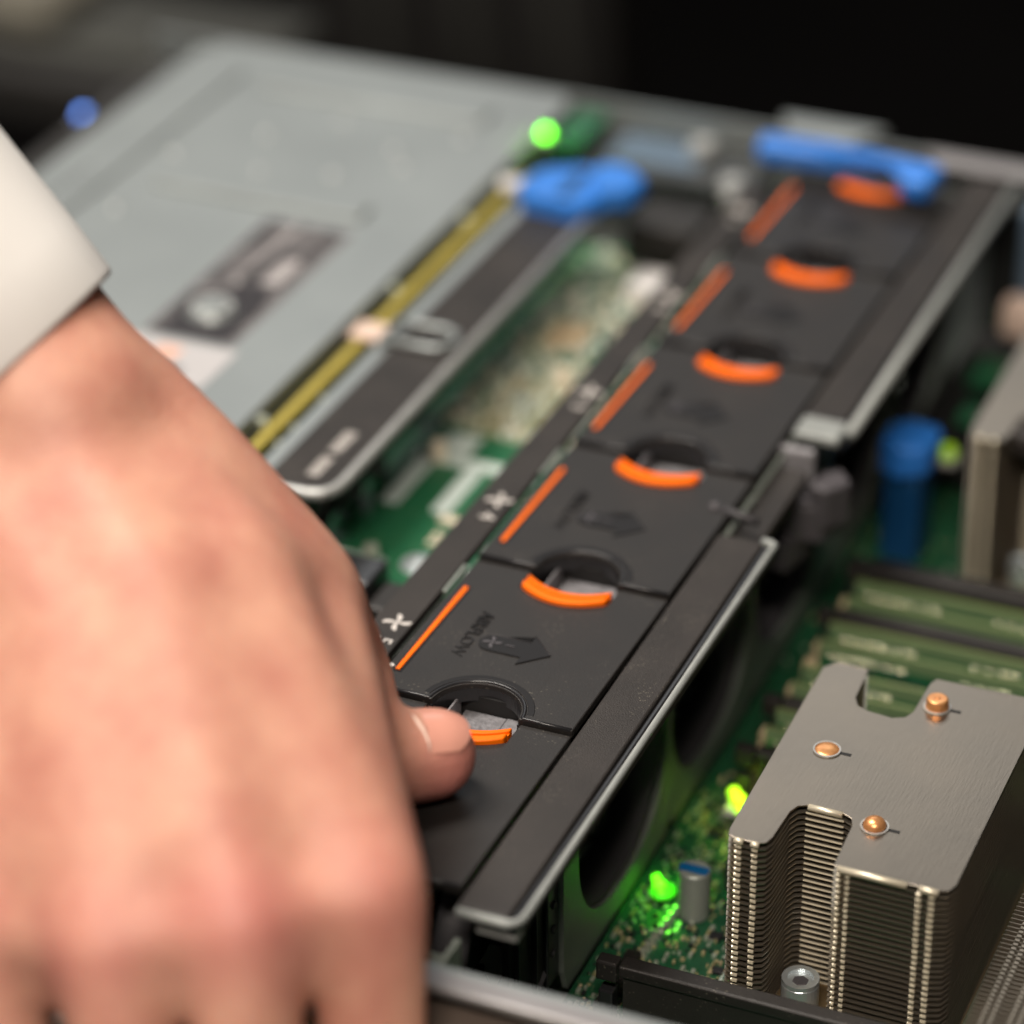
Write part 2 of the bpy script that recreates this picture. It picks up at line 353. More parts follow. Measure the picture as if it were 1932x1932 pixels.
obj('end_bracket', box(-5.3, -3.2, -8.6, -7.3, 6.76, 7.1), 'black_paint', ch, bevel=.1)

# ------------------------------------------------------------------ rail over the fans
def rail(y0, y1, wide, label):
    r = thing('fan_cover_rail', label, 'rail', (0, y0, 0), 'black rails beside the fan row')
    L = y1 - y0
    obj('rail_top', prism([(.09, .12), (1.34, .12), (1.34, L - .15), (.09, L - .15)], -.35, 0), 'black_paint', r, bevel=.05)
    obj('rail_slope', prism([(1.342, .12), (1.52, .12), (1.52, L - .15), (1.342, L - .15)], -.5, -.10), 'black_gloss', r, bevel=.06)
    pts = [(1.62, L, -.1), (1.62, .5, -.1), (1.60, .25, -.1), (1.5, .08, -.1), (1.3, .0, -.1), (.14, 0, -.1)]
    obj('rail_edge', tube([(1.25, L + .1, -.12), (1.5, L + .02, -.11)] + pts[:4] + [(1.35, .0, -.1), (.14, 0, -.1)] if y0 < 0 else pts[:2], [.12, .13] + [wide] * 4 + [.12, .12] if y0 < 0 else wide, 10), 'rail_steel', r, smooth=True)
    obj('rail_skirt', box(1.6, 1.66, .3, L - .1, -.4 if y0 < 0 else -.35, -.2), 'black_deep', r)
    return r
r1 = rail(-7.15, 10.3, .092, 'black textured rail with bright steel edge beside the nearest fan modules')
obj('foam_pad', box(.5, 1.5, .2, .9, -.75, -.4), 'steel_bright', r1, bevel=.05)
r2 = rail(16.2, 34.6, .17, 'blurred black rail with pale steel edge running to the far wall')
obj('rail_end_tab', box(.15, 1.5, -.15, .95, -.25, .08), 'rail_steel', r2, bevel=.12, segs=3)
lt = thing('latch_clip', 'grey plastic latch clip between the two black fan rails', 'latch', (.5, 15.45, 0))
obj('latch_arm', prism([(-.55, 0), (.5, 0), (.5, .3), (-.55, .3)], -1.5, -.15), 'grey_plastic', lt, bevel=.1)
obj('latch_body', prism([(-1.3, -.6), (.3, -.75), (1.0, -.5), (1.2, .2), (1.0, .9), (-1.2, .9)], -2.7, -1.51), 'hook_grey', lt, bevel=.1, segs=2)
obj('latch_hook', prism([(.55, -.5), (1.1, -.6), (1.6, .1), (1.1, .8), (.6, .3)], -2.2, -.9), 'hook_grey', lt, bevel=.1, segs=3)
obj('latch_foot', prism([(-.9, -1.1), (.2, -1.2), (.5, .2), (-.7, .2)], -3.5, -2.5), 'hook_grey', lt, bevel=.1)
obj('latch_hole', cyl((.05, -.05, -1.72), .30, .27, 1.3, 24, 'y'), 'black_deep', lt)
obj('latch_pin', tube([(-.95, -4.1, .02), (.35, -4.35, .02)], .13, 10), 'dark_rubber', lt, smooth=True)
obj('latch_pin_head', sph((-.95, -4.1, .02), .17), 'hook_grey', lt, smooth=True)
obj('latch_bed', box(-.75, .5, -5.1, -.4, -.9, -.55), 'black_paint', lt, bevel=.06)
obj('latch_bed_rib', box(-.75, -.55, -3.8, .3, -.54, -.2), 'dark_rubber', lt, bevel=.05)

# ------------------------------------------------------------------ tray strip left of the modules with fan icons
st = thing('fan_label_strip', 'black strip with printed fan symbols and numbers left of the orange stripes', 'strip', (0, 0, 0))
obj('strip_plate', box(-6.66, -5.62, -7.2, 31.2, -.3, -.04), 'black_paint', st, bevel=.03)
for k, n in enumerate('54321'):
    y0 = k * PITCH
    obj('fan_symbol', fan_icon_bm(-6.02, y0 + 3.02, .38, -.045, -.02, .25), 'print_white', st)
    obj('fan_number', text_bm(n, .66, .012, (-6.0, y0 + 2.12, -.025), -math.pi / 2), 'print_white', st)
    obj('edge_slot', box(-5.60, -5.50, y0 + 4.9, y0 + 6.3, -.2, -.06), 'zinc_wall', st, bevel=.02)
obj('worn_spot', prism([(-5.56, .62), (-5.35, .72), (-5.14, 1.0), (-5.22, 1.08), (-5.5, .95)], -.05, .125), 'print_white', st)

# ------------------------------------------------------------------ fan modules
HX, HR = -2.55, 1.13
def slope(x, y): return 0.11 * (1 - max(0, min(1, y / PITCH)))
def fan_module(label):
    t = thing('fan_module', label, 'fan module', (0, 0, 0), 'hot-swap fan modules in a row')
    P = PITCH; x0, x1 = -5.34, -.0
    xs = sorted(set([x0, x1, HX - HR, HX + HR, HX - 1.22, HX - 1.205, HX + 1.205, HX + 1.22] + [HX - HR * math.cos(math.pi * i / 26) for i in range(27)]))
    lo = [(x, .02 + math.sqrt(max(0, HR * HR - (x - HX) ** 2))) for x in xs]
    hi = [(x, P - .03 if abs(x - HX) > 1.21 else P - 1.34 + .46 * ((x - HX) / 1.2) ** 2) for x in xs]
    bmp = band(lo, hi, -.22, 0)
    for v in bmp.verts: v.co.z += slope(v.co.x, v.co.y)
    obj('top_plate', bmp, 'black_plastic', t, bevel=.035)
    # raised lip along the near edge and round the hole
    lp = [(x0 + .02, .07), (HX - HR - .12, .07)] + arc(HX, 0.0, HR + .10, 176, 4, 22) + [(HX + HR + .12, .07), (x1 - .05, .07)]
    obj('edge_lip', tube([(x, y, .09) for x, y in lp], .055, 8), 'black_gloss', t, smooth=True)
    obj('hole_collar', band(arc(HX, 0.02, HR + .16, 172, 8, 26), arc(HX, .02, HR + .34, 172, 8, 26), .04, .116), 'emboss', t, bevel=.02)
    obj('hole_ring', band(arc(HX, 0.02, HR - .005, 182, -2, 26), arc(HX, .02, HR + .055, 182, -2, 26), -.42, -.05), 'black_gloss', t)
    # housing under the plate
    obj('housing', box(x0 + .05, -3.0, .15, P - .1, -6.9, -3.4), 'black_deep', t)
    for ya, yb in ((.06, .16), (P - .16, P - .06)):
        obj('housing_wall', box(x0 + .05, -.95, ya, yb, -6.9, -.9), 'black_plastic', t)
    obj('housing_wall', box(x0 + .02, x0 + .12, .17, P - .17, -3.39, -.23), 'dark_rubber', t)
    obj('hole_floor', box(HX - .70, HX + 1.5, P - 1.6, P - .02, -.86, -.74), 'floor_grey', t, bevel=.02)
    obj('hole_floor', box(HX - .70, HX + .40, -.01, 1.05, -.86, -.74), 'floor_grey', t, bevel=.02)
    obj('hole_floor', box(HX + .42, HX + 1.5, -.01, 1.05, -.88, -.72), 'floor_grey', t, bevel=.02)
    obj('hole_rib', box(HX - .86, HX - .80, -.4, 1.0, -.9, -.3), 'grey_plastic', t, bevel=.02)
    obj('hole_back', box(HX - 1.2, HX + 1.35, 1.08, 1.3, -1.5, -.3), 'black_deep', t)
    # orange grip: two ridges with a groove
    xs = [HX - 1.16 + 2.32 * i / 20 for i in range(21)]
    cv = lambda x: .46 * ((x - HX) / 1.16) ** 2
    def gl(d): return [(x, P - d + cv(x)) for x in xs]
    a = obj('grip', band(gl(.84), gl(1.00), -.45, .12), 'orange', t, bevel=.04, segs=3)
    obj('grip_ridge', band(gl(1.12), gl(1.38), -.15, .15), 'orange', a, bevel=.05, segs=3)
    obj('grip_groove', band(gl(1.001), gl(1.119), -.2, .04), 'orange', a)
    # orange indicator stripe in a shallow slot
    obj('stripe_slot', prism([(-5.13, .82), (-4.89, .82), (-4.89, 5.2), (-5.13, 5.2)], .0, .012, slope), 'emboss', t)
    obj('stripe', prism([(-5.075, .87), (-4.945, .87), (-4.945, 5.13), (-5.075, 5.13)], .0, .05, slope), 'orange', t, bevel=.02)
    # embossed arrow with a fan symbol and the word AIRFLOW
    ay = 2.9
    aw = [(-1.75, ay), (-2.42, ay + .68), (-2.42, ay + .36)] + arc(-3.32, ay, .36, 90, 270, 10) + [(-2.42, ay - .36), (-2.42, ay - .68)]
    obj('arrow', prism(aw[::-1], .0, .034, slope), 'emboss', t)
    obj('arrow_edge', tube([(x, y, .034 + slope(x, y)) for x, y in aw[:3] + aw[3:8]], .014, 6), 'dark_rubber', t, smooth=True)
    obj('arrow_symbol', fan_icon_bm(-3.33, ay, .25, .08, .115, .25), 'hook_grey', t)
    obj('arrow_number', text_bm('1', .34, .012, (-2.86, ay, .108), -math.pi / 2), 'hook_grey', t)
    obj('letters', text_bm('AIRFLOW', .50, .03, (-3.98, 3.12, .062), -math.pi / 2), 'emboss', t)
    # rotor seen through the opening in the fan wall
    ro = obj('rotor_hub', cyl((-1.9, P / 2, -3.6), 1.15, 1.15, 1.8, 24, 'x'), 'black_deep', t, bevel=.1)
    bl = None
    for b in range(7):
        if bl is None:
            bm = bmesh.new()
            for i in range(5):
                r = 1.1 + i * .38; a0 = -.35 - .1 * i; 
                bm.verts.new((-.9, r * math.sin(a0), r * math.cos(a0))); bm.verts.new((-1.9, r * math.sin(a0 + .75), r * math.cos(a0 + .75)))
            bm.verts.ensure_lookup_table()
            for i in range(4): bm.faces.new((bm.verts[2 * i], bm.verts[2 * i + 1], bm.verts[2 * i + 3], bm.verts[2 * i + 2]))
            bmesh.ops.solidify(bm, geom=bm.faces[:], thickness=.08)
            bl = obj('blade', bm, 'black_deep', ro, smooth=True); bl.location = Vector((0, P / 2, -3.6)) * S
        else:
            c = bl.copy(); C.objects.link(c); c.parent = ro; c.rotation_euler = (b * 2 * math.pi / 7, 0, 0)
    # thick rubber liner of the opening
    n = 40; A = superellipse(P / 2 - .1, -3.45, 3.12, 3.03, n); B = superellipse(P / 2 - .1, -3.45, 2.62, 2.52, n)
    bm = bmesh.new(); V = [[bm.verts.new((x, *q)) for q in l] for x, l in ((-.02, A), (-.9, B), (-.9, A))]
    for i in range(n):
        k = (i + 1) % n
        for u in range(2): bm.faces.new((V[u][i], V[u][k], V[u + 1][k], V[u + 1][i]))
    obj('opening_liner', bm, 'liner_grey', t, smooth=True)
    return t
FL = ['nearest black fan module under the thumb, partly hidden by the hand',
      'second fan module from the front, crisp AIRFLOW arrow and orange stripe',
      'third fan module from the front, slightly blurred arrow, fan symbol 4 beside it',
      'fourth fan module from the front, blurred, beside the rail latch clip',
      'fifth fan module from the front, strongly blurred orange grip and stripe',
      'farthest fan module with its orange grip half under the blue handle bar']
fm = fan_module(FL[0]); mods = [fm]
for k in range(1, 6): mods.append(copy_tree(fm)); mods[-1]['label'] = FL[k]
for k, m in enumerate(mods): m.location = Vector((0, (k - 1) * PITCH, 0)) * S
for k, sc_ in ((1, [(-.75, 1.35, -.35, 1.2, .022), (-1.15, .62, -1.02, .72, .03), (-.55, 2.35, -.48, 2.42, .03), (-3.0, 4.0, -2.96, 4.06, .03)]), (0, [(-1.6, 2.6, -.1, 2.75, .03), (-1.9, 2.25, -.1, 2.42, .02), (-3.2, 3.1, -2.2, 2.9, .02)]), (2, [(-3.9, 2.6, -3.7, 3.4, .03), (-1.2, 4.6, -.9, 4.65, .02)])):
    for (xa, ya, xb, yb, r) in sc_:
        obj('scuff', tube([(xa, ya, slope(xa, ya) - r * .45), (xb, yb, slope(xb, yb) - r * .45)], r * .5, 6), 'scuff', mods[k])
# the nearest module shows its black side with a column of pins
for i in range(7):
    obj('side_pin', cyl((.03, 5.35, -1.2 - i * .75), .13, .10, .1, 14, 'x'), 'dark_rubber', fm)
obj('side_wall', box(-.3, -.11, 2.9, 6.4, -6.9, -.4), 'black_plastic', fm)
obj('side_post', box(-.1, .02, 5.0, 5.7, -6.6, -.4), 'black_gloss', fm, bevel=.04)
obj('side_rib', box(-.1, .06, 4.2, 4.27, -6.6, -.4), 'black_gloss', fm, bevel=.02)
obj('side_rib', box(-.1, .06, 3.1, 3.17, -6.6, -.4), 'black_gloss', fm, bevel=.02)

# ------------------------------------------------------------------ blue handle bar at the far end
hb = thing('blue_handle_bar', 'blurred bright blue plastic handle bar across the farthest fan module', 'handle', (-3.5, 32, .7))
obj('bar', prism([(-3.2, 1.0), (-3.0, -.0), (-.6, .15), (1.7, .15), (2.1, -.75), (3.05, -.9), (3.2, .7), (0, 1.1)], -.3, .45), 'blue_plastic', hb, bevel=.25, segs=4)
obj('bar_ridge', prism([(-2.6, .6), (2.6, .1), (2.6, -.1), (-2.6, .4)], .36, .5), 'blue_plastic', hb, bevel=.06)

# ------------------------------------------------------------------ left side: sheet cover, riser card, black bracket, side board
cv_ = thing('sheet_metal_cover', 'large flat grey sheet metal cover with pressed ridges at upper left', 'metal cover', (-14.4, 0, 0))
obj('panel', prism([(0, -8.6), (0, 35.4), (-.5, 36.0), (-13.4, 36.0), (-14.3, 35.0), (-14.3, -8.6)], -.35, 0), 'zinc_sheet', cv_, bevel=.12, segs=3)
obj('panel_lip', box(-.12, .0, -8.4, 35.2, -1.8, -.36), 'zinc_sheet', cv_)
obj('side_lip', box(-15.9, -14.35, -8.6, 34.4, -.75, -.6), 'rack_dark', cv_, bevel=.05)
obj('ridge', box(-10.2, -2.6, 23.9, 25.0, -.1, .20), 'zinc_sheet', cv_, bevel=.19, segs=3)
obj('ridge', box(-10.5, -2.0, 32.3, 33.6, -.1, .20), 'zinc_sheet', cv_, bevel=.19, segs=3)
obj('ridge', box(-12.6, -11.6, 13.5, 33.5, -.1, .18), 'zinc_sheet', cv_, bevel=.17, segs=3)
for i in range(9): obj('vent_slot', box(-12.9, -12.1, 20.3 + i * .5, 20.5 + i * .5, .0, .012), 'label_dark', cv_)
for (x, y) in ((-4.0, 29.5), (-6.6, 31), (-5.0, 26.9), (-8.5, 29), (-10.7, 26.5), (-3.1, 28.3), (-7.4, 26.3), (-10.4, 22.0), (-10.7, 16.5), (-2.2, 31.2)):
    obj('rivet', sph((x, y, .0), .20, 1, 1, .5, 12), 'steel', cv_, smooth=True)
lb = obj('service_label', box(-5.45, -2.45, 14.8, 23.1, .001, .015), 'label_white', cv_)
rr = random.Random(3)
bm = bmesh.new()
for i in range(62):
    y = 15.0 + i * .13
    for (xa, xb) in ((-5.4, -4.55), (-4.35, -3.55), (-3.35, -2.55)):
        if rr.random() < .86:
            a = xa + rr.random() * .08; bx(bm, a, a + (xb - a) * (.6 + .4 * rr.random()), y, y + .095, .016, .02)
obj('label_text', bm, 'label_dark', lb, kind='stuff')
obj('label_stripe', box(-4.35, -4.2, 15, 23, .022, .026), 'label_light', lb)
obj('label_stripe', box(-3.6, -3.0, 18.9, 20.6, .022, .026), 'label_light', lb)
obj('label_picture', prism([(-5.0, 14.9), (-2.75, 14.9), (-2.75, 17.6), (-3.3, 18.9), (-4.4, 18.4), (-5.0, 17)], .027, .03), 'label_dark', lb)
obj('label_picture', prism([(-4.35, 18.9), (-3.75, 18.9), (-3.5, 21.4), (-4.15, 21.4)], .021, .026), 'label_dark', lb)
obj('cover_lock', cyl((-4.05, 16.6, .12), .82, .66, .24, 32), 'zinc_sheet', cv_, bevel=.06, segs=3)
obj('lock_ring', band(arc(-4.05, 16.6, .5, 0, 360, 28), arc(-4.05, 16.6, .64, 0, 360, 28), .241, .27), 'steel_bright', cv_)
obj('lock_core', cyl((-4.05, 16.6, .27), .42, .36, .1, 24), 'zinc_sheet', cv_, bevel=.04)
lw = obj('barcode_label', box(-5.6, -2.1, 12.1, 14.55, .001, .02), 'sticker_white', cv_)
obj('barcode_mark', box(-4.5, -3.7, 13.2, 14.2, .021, .025), 'label_red', lw)
bm = bmesh.new()
for i in range(12): bx(bm, -4.6 + .0, -3.1, 12.2 + i * .08, 12.24 + i * .08, .021, .024)
obj('barcode_bars', bm, 'label_dark', lw, kind='stuff')

rc = thing('yellow_edged_card', 'standing riser card with a yellow-green edge beside the grey cover', 'circuit card', (-13.88, 8, -.4))
obj('card_edge', box(-.16, .16, 0, 22.0, -.35, 0), 'yellow_edge', rc, bevel=.03)
obj('card_board', box(-.10, .10, 0, 22.0, -5, -.351), 'dimm_green', rc)
obj('card_part', box(-.35, .75, 9.2, 10.2, .01, .2), 'pink_white', rc, bevel=.04)
for y in (3.6, 12.6, 18): obj('card_part', cyl((-.35, y, .05), .18, .16, .3, 16), 'solder', rc, bevel=.03)
for y in (3.2, 4.2, 6.1): obj('solder_dot', sph((.34, y, -.3), .09, n=10), 'solder', rc, smooth=True)

br = thing('black_bracket', 'flat black bracket with rounded pale steel edge and small printed marks', 'bracket', (-10.4, 8, 0))
obj('bracket_plate', box(-2.15, -.12, .15, 20.4, -.35, -.06), 'black_paint', br, bevel=.04)
obj('bracket_edge', tube([(.0, 20.3, -.1), (.0, .9, -.1), (-.08, .5, -.1), (-.32, .2, -.1), (-.7, .08, -.1), (-2.6, .05, -.1)], .17, 10), 'steel_bright', br, smooth=True)
obj('bracket_flange', box(-2.75, -2.2, .1, 20.4, -.55, -.2), 'zinc_sheet', br, bevel=.05)
bm = tube([(-2.5, 8.8, .05)] + [(x, y, .05) for x, y in [(-.95, 8.8), (-.6, 8.95), (-.42, 9.45), (-.6, 9.95), (-.95, 10.1)]] + [(-2.5, 10.1, .05)], .14, 8, True)
obj('handle_loop', bm, 'zinc_sheet', br, smooth=True)
obj('loop_slot', box(-1.6, -.85, 9.2, 9.6, -.055, -.04), 'black_deep', br)
rr = random.Random(5); bm = bmesh.new()
for seg in ((1.0, 2.0), (2.4, 3.6)):
    y = seg[0]
    while y < seg[1]:
        bx(bm, -1.15, -.78, y, y + .06, -.059, -.05); y += .12
obj('printed_marks', bm, 'print_white', br, kind='stuff')
obj('bar_shade', box(-2.4, -1.2, .35, .6, .451, .47), 'blue_dark', hb)  # dark blue strip painting a shadow line on the bar
lb2 = thing('blue_latch', 'blurred rounded blue plastic latch at the far end of the black bracket', 'latch', (-11.3, 27.9, .3))
obj('latch_pad', prism([(-1.8, -.2), (-1.4, -1.1), (.7, -1.3), (1.2, -.4), (.9, 1.2), (-.3, 1.7), (-1.5, 1.0)], -.5, .3), 'blue_plastic', lb2, bevel=.25, segs=4)
obj('latch_pad', prism([(.9, -.5), (2.0, .0), (2.2, 1.0), (1.2, 1.9), (.2, 1.6), (.5, .3)], -.3, .5), 'blue_plastic', lb2, bevel=.25, segs=4)
obj('latch_shade', box(-.2, .25, -1.0, 1.0, .25, .34), 'blue_dark', lb2)  # shadow across the latch pad painted as a dark blue strip
obj('latch_button', cyl((-2.2, .1, -.1), .4, .35, .3, 20), 'white_plastic', lb2, bevel=.08)

def led(name, label, loc, r, m, power, col):
    o = thing(name, label, 'indicator light', loc)
    obj('lens', sph((0, 0, 0), r, n=14), m, o, smooth=True)
    if 'board' in label or 'heatsink' in label:
        obj('glow_blob', sph((-r * .9, r * 1.2, r * .1), r * .75, n=12), m, o, smooth=True)  # extra glowing balls added to make the LED glow wider and irregular
        obj('glow_blob', sph((r * .7, -r * 1.3, -r * .3), r * .5, n=12), m, o, smooth=True)
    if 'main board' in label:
        obj('glow_disc', sph((.1, -.05, -.12), .36, 1, 1.1, .35, 16), 'led_glow_paint', o, smooth=True)  # emissive disc added to stand in for the LED's soft glow
    obj('base', box(-r * 1.2, r * 1.2, -r * 1.2, r * 1.2, -r * 1.4, -r * .6), 'white_plastic', o)
    if power:
        l = bpy.data.lights.new(name, 'SPOT'); l.spot_size = math.radians(130); l.spot_blend = .8; l.energy = power; l.color = col; l.shadow_soft_size = r * S  # added spot above the LED, shines down to spread its glow
        lo = bpy.data.objects.new('added_glow_spot', l); C.objects.link(lo); lo.parent = o; lo.location = (.25 * S, 0, (r * 1.6 + .5) * S)
    return o
led('green_led', 'bright green light spot on the cover edge above the blue latch', (-13.95, 32.0, .3), .16, 'led_bright', .012, (.3, 1, .05))
obj('led_card', box(-.1, 1.0, .6, 3.4, -.9, -.5), 'dimm_green', bpy.data.objects['green_led'])
led('blue_led', 'small blue light glowing beyond the left edge of the grey cover', (-30.7, 30.1, -1), .24, 'led_blue', 0, None)

# side board between bracket and fans
sb = thing('side_circuit_board', 'green circuit board with white printed bars between bracket and fans', 'circuit board', (0, 0, -3.0))
obj('board', box(-12.2, -6.62, 9.0, 31, -.16, 0), 'pcb_left', sb)
def sil(x0, x1, y0, y1): obj('white_print', box(x0, x1, y0, y1, .002, .012), 'silk_white', sb)
sil(-11.25, -10.7, 12.9, 16.0); sil(-9.65, -9.1, 12.9, 15.5); sil(-11.4, -8.5, 15.55, 16.1); sil(-10.9, -9.9, 16.15, 17.4)
sil(-11.3, -9.7, 9.9, 10.05)
obj('mount_hole', cyl((-8.74, 10.13, .03), .55, .50, .06, 28), 'screw_steel', sb, bevel=.02)
obj('mount_screw', cyl((-8.74, 10.13, .12), .26, .2, .12, 20), 'screw_steel', sb, bevel=.03)
for (x, y) in ((-10.64, 15.78), (-8.93, 21.4), (-10.0, 9.7)):
    obj('capacitor', cyl((x, y, .3), .26, .22, .6, 20), 'tan_light' if y > 13 else 'solder', sb, bevel=.06)
obj('socket', box(-9.2, -8.0, 27.2, 28.7, .01, .7), 'white_plastic', sb, bevel=.05)
obj('chip', box(-10.6, -9.3, 23.4, 25.0, .01, .3), 'tan_part', sb, bevel=.04)
bm = bmesh.new()
for i in range(14):
    for j in range(24): bx(bm, -10.6 + i * .2, -10.5 + i * .2, 17.6 + j * .16, 17.69 + j * .16, .003, .09)
obj('pin_field', bm, 'gold', sb, kind='stuff')
for i in range(6): obj('pad', box(-9.0 + (i % 3) * .28, -8.8 + (i % 3) * .28, 11.2 + (i // 3) * .4, 11.45 + (i // 3) * .4, .01, .05), 'tan_light', sb)
obj('coil', box(-9.2, -8.5, 12.4, 12.75, .01, .1), 'tan_light', sb, bevel=.04)
rr = random.Random(11)
for mname, cnt in (('pale_part', 620), ('tan_light', 260), ('chip_black', 60), ('silk_white', 360)):
    bm = bmesh.new()
    for i in range(cnt):
        y = rr.uniform(17.5, 30.5) if rr.random() < .8 else rr.uniform(9.5, 17); x = rr.uniform(-11.8, -6.9); a = rr.uniform(.06, .2); h = rr.uniform(.04, .2)
        if y < 17.5 and not (x > -8.2): continue
        bx(bm, x, x + a, y, y + a * rr.uniform(.6, 2), .003, h)
    obj('small_parts', bm, mname, sb, kind='stuff')
for k, (x0, y0, x1, y1) in enumerate([(-11.9, 8.2, -9.6, 9.0)]):
    pass
blk = thing('black_connector_block', 'small black connector blocks beside the fan strip at the index knuckle', 'connector', (-8.8, 7.2, -1.6))
obj('block', box(-1.2, .2, -.6, .8, -1, 0), 'black_gloss', blk, bevel=.1)
obj('block', box(.35, 1.4, -1.2, .3, -1.2, -.3), 'black_plastic', blk, bevel=.12)
obj('block', box(-.6, 1.5, -3.2, -1.6, -1.4, -.5), 'black_plastic', blk, bevel=.12)
bin_ = thing('ribbon_cable', 'dark curled cable loops under the black bracket edge', 'cable', (-11.1, 12.0, -2.2))
for i in range(2): obj('cable_loop', tube([(-.9 + .1 * i, -2 + i * 1.6, -.6), (-.7, -1.4 + i * 1.6, .0), (-.55, -.5 + i * 1.6, .1), (-.6, .3 + i * 1.6, -.2), (-.9, .7 + i * 1.6, -.7)], .24, 8), 'hook_grey' if i == 1 else 'black_gloss', bin_, smooth=True)

# ------------------------------------------------------------------ main board
mb = thing('main_circuit_board', 'green main circuit board under the heatsinks with tiny soldered parts', 'circuit board', (0, 0, ZB))
obj('board', box(.25, 16, -8.85, 35.5, -.16, 0), 'pcb', mb)
rr = random.Random(21)
for mname, cnt in (('solder', 420), ('tan_part', 120), ('chip_black', 300), ('gold', 300)):
    bm = bmesh.new()
    for i in range(cnt):
        x = rr.uniform(.35, 4.3); y = rr.uniform(-1.6, 8.5) if rr.random() < .8 else rr.uniform(8, 34); a = rr.uniform(.04, .11); h = rr.uniform(.03, .12)
        x = round(x / .14) * .14; y = round(y / .2) * .2
        bx(bm, x, x + a, y, y + a * (1.0 if rr.random() < .5 else 1.7), .003, h)
    obj('small_parts', bm, mname, mb, kind='stuff')
for (x, y, a) in ((2.75, 2.45, .32), (3.1, 3.7, .36), (1.1, 1.0, .3), (3.3, 1.2, .26), (1.2, 6.6, .5), (2.6, 5.8, .4)):
    obj('chip', box(x, x + a, y, y + a * .9, .01, .13), 'chip_black', mb, bevel=.02)
for (cx_, cy_) in ((2.75, 2.45), (3.1, 3.7), (3.3, 1.2), (2.6, 5.8), (1.2, 6.6)):
    bm = bmesh.new()
    for i in range(7):
        for dx, dy in ((-.12, i * .07), (.46, i * .07)): bx(bm, cx_ + dx, cx_ + dx + .07, cy_ - .02 + dy, cy_ + .02 + dy, .003, .05)
    obj('chip_pins', bm, 'gold', mb, kind='stuff')
for i in range(10): obj('trace_pad', box(2.4 + (i % 5) * .2, 2.5 + (i % 5) * .2, .3 + (i // 5) * .25, .42 + (i // 5) * .25, .003, .04), 'solder', mb)
for x in (3.55, 3.75, 3.95): obj('white_print', box(x, x + .05, -.2, 6.0, .003, .008), 'silk_white', mb)
cp = obj('capacitor', cyl((2.05, 3.3, .75), .42, .42, 1.5, 28), 'cap_alu', mb, bevel=.08, segs=3)
obj('capacitor_mark', prism([(-.36, -.2), (.36, -.2), (.40, 0), (.36, .12), (-.36, .12), (-.4, 0)], 0, .01), 'cap_blue', cp, loc=(2.05, 3.3, 1.5))
obj('choke', box(2.4, 3.4, 4.5, 5.5, .01, .9), 'chip_black', mb, bevel=.1)
obj('choke', box(2.3, 3.3, 6.9, 7.8, .01, 1.0), 'black_plastic', mb, bevel=.1)
for i in range(9): obj('fan_header_pin', cyl((1.45 + .02 * i, 1.2 + i * .28, .12), .09, .07, .24, 10), 'solder', mb)
obj('fan_header', box(1.1, 1.5, -1.4, 1.0, .01, .35), 'black_plastic', mb, bevel=.05)
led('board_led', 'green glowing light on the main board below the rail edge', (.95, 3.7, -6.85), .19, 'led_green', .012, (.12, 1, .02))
led('board_led', 'yellow-green glowing light at the left edge of the near heatsink', (1.75, 7.5, -6.5), .24, 'led_lime', .012, (.6, 1, .05))
led('board_led', 'yellow-green light beside the blue plastic post, blurred', (2.3, 25.3, -5.0), .24, 'lime_plastic', 0, None)
led('board_led', 'tiny green light seen through a fan opening', (-.7, 12.3, -6.7), .07, 'led_lime', 0, None)

bp_ = thing('blue_plastic_post', 'blurred blue plastic post standing left of the far heatsink', 'plastic post', (1.75, 22.6, ZB))
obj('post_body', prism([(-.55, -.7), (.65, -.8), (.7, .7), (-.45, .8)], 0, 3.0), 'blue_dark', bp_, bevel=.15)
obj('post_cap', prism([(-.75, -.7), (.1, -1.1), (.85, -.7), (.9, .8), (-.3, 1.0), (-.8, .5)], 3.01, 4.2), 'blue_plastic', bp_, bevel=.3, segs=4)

# ------------------------------------------------------------------ memory modules and blanks
YD = [16.95, 16.0, 14.5, 13.55, 12.15, 11.2, 9.85, 8.95]
dlab = ['farthest green memory module, in front of the far heatsink', 'second green memory module from the far heatsink', 'green memory module just nearer than the thick black blank',
        'fourth green memory module from the far heatsink', 'green memory module seen at the top of the near heatsink notch', 'green memory module seen through the near heatsink notch',
        'green memory module whose left end shows beside the near heatsink', 'nearest green memory module, mostly behind the near heatsink plate']
dm = thing('memory_module', dlab[0], 'memory module', (1.85, 0, ZB), 'green memory modules in their sockets')
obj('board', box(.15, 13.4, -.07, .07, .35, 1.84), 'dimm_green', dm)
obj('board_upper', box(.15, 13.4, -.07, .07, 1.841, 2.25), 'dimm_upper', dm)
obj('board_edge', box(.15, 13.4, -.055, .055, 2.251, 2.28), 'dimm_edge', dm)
obj('socket', box(0, 13.5, -.40, .40, .01, .85), 'chip_black', dm, bevel=.04)
obj('socket_latch', box(-.28, .12, -.2, .2, .01, 1.5), 'tan_part', dm, bevel=.06)
xs = [.5 + .16 * i for i in range(9)] + [2.15, 2.45, 2.62, 4.4, 4.8, 5.2, 5.4, 5.58, 8, 8.4, 8.8, 9.0, 11, 11.4]
for x in xs: obj('solder_pad', sph((x, -.09, 1.80), .10, 1, .7, 1, 12), 'solder_shiny', dm, smooth=True)
for i in range(4): obj('memory_chip', box(.7 + i * 1.45, 1.8 + i * 1.45, -.17, -.072, .9, 1.5), 'chip_black', dm)
dms = [dm]
for k in range(1, 8): dms.append(copy_tree(dm)); dms[-1]['label'] = dlab[k]
for d, y in zip(dms, YD): d.location = Vector((1.85, y, ZB)) * S
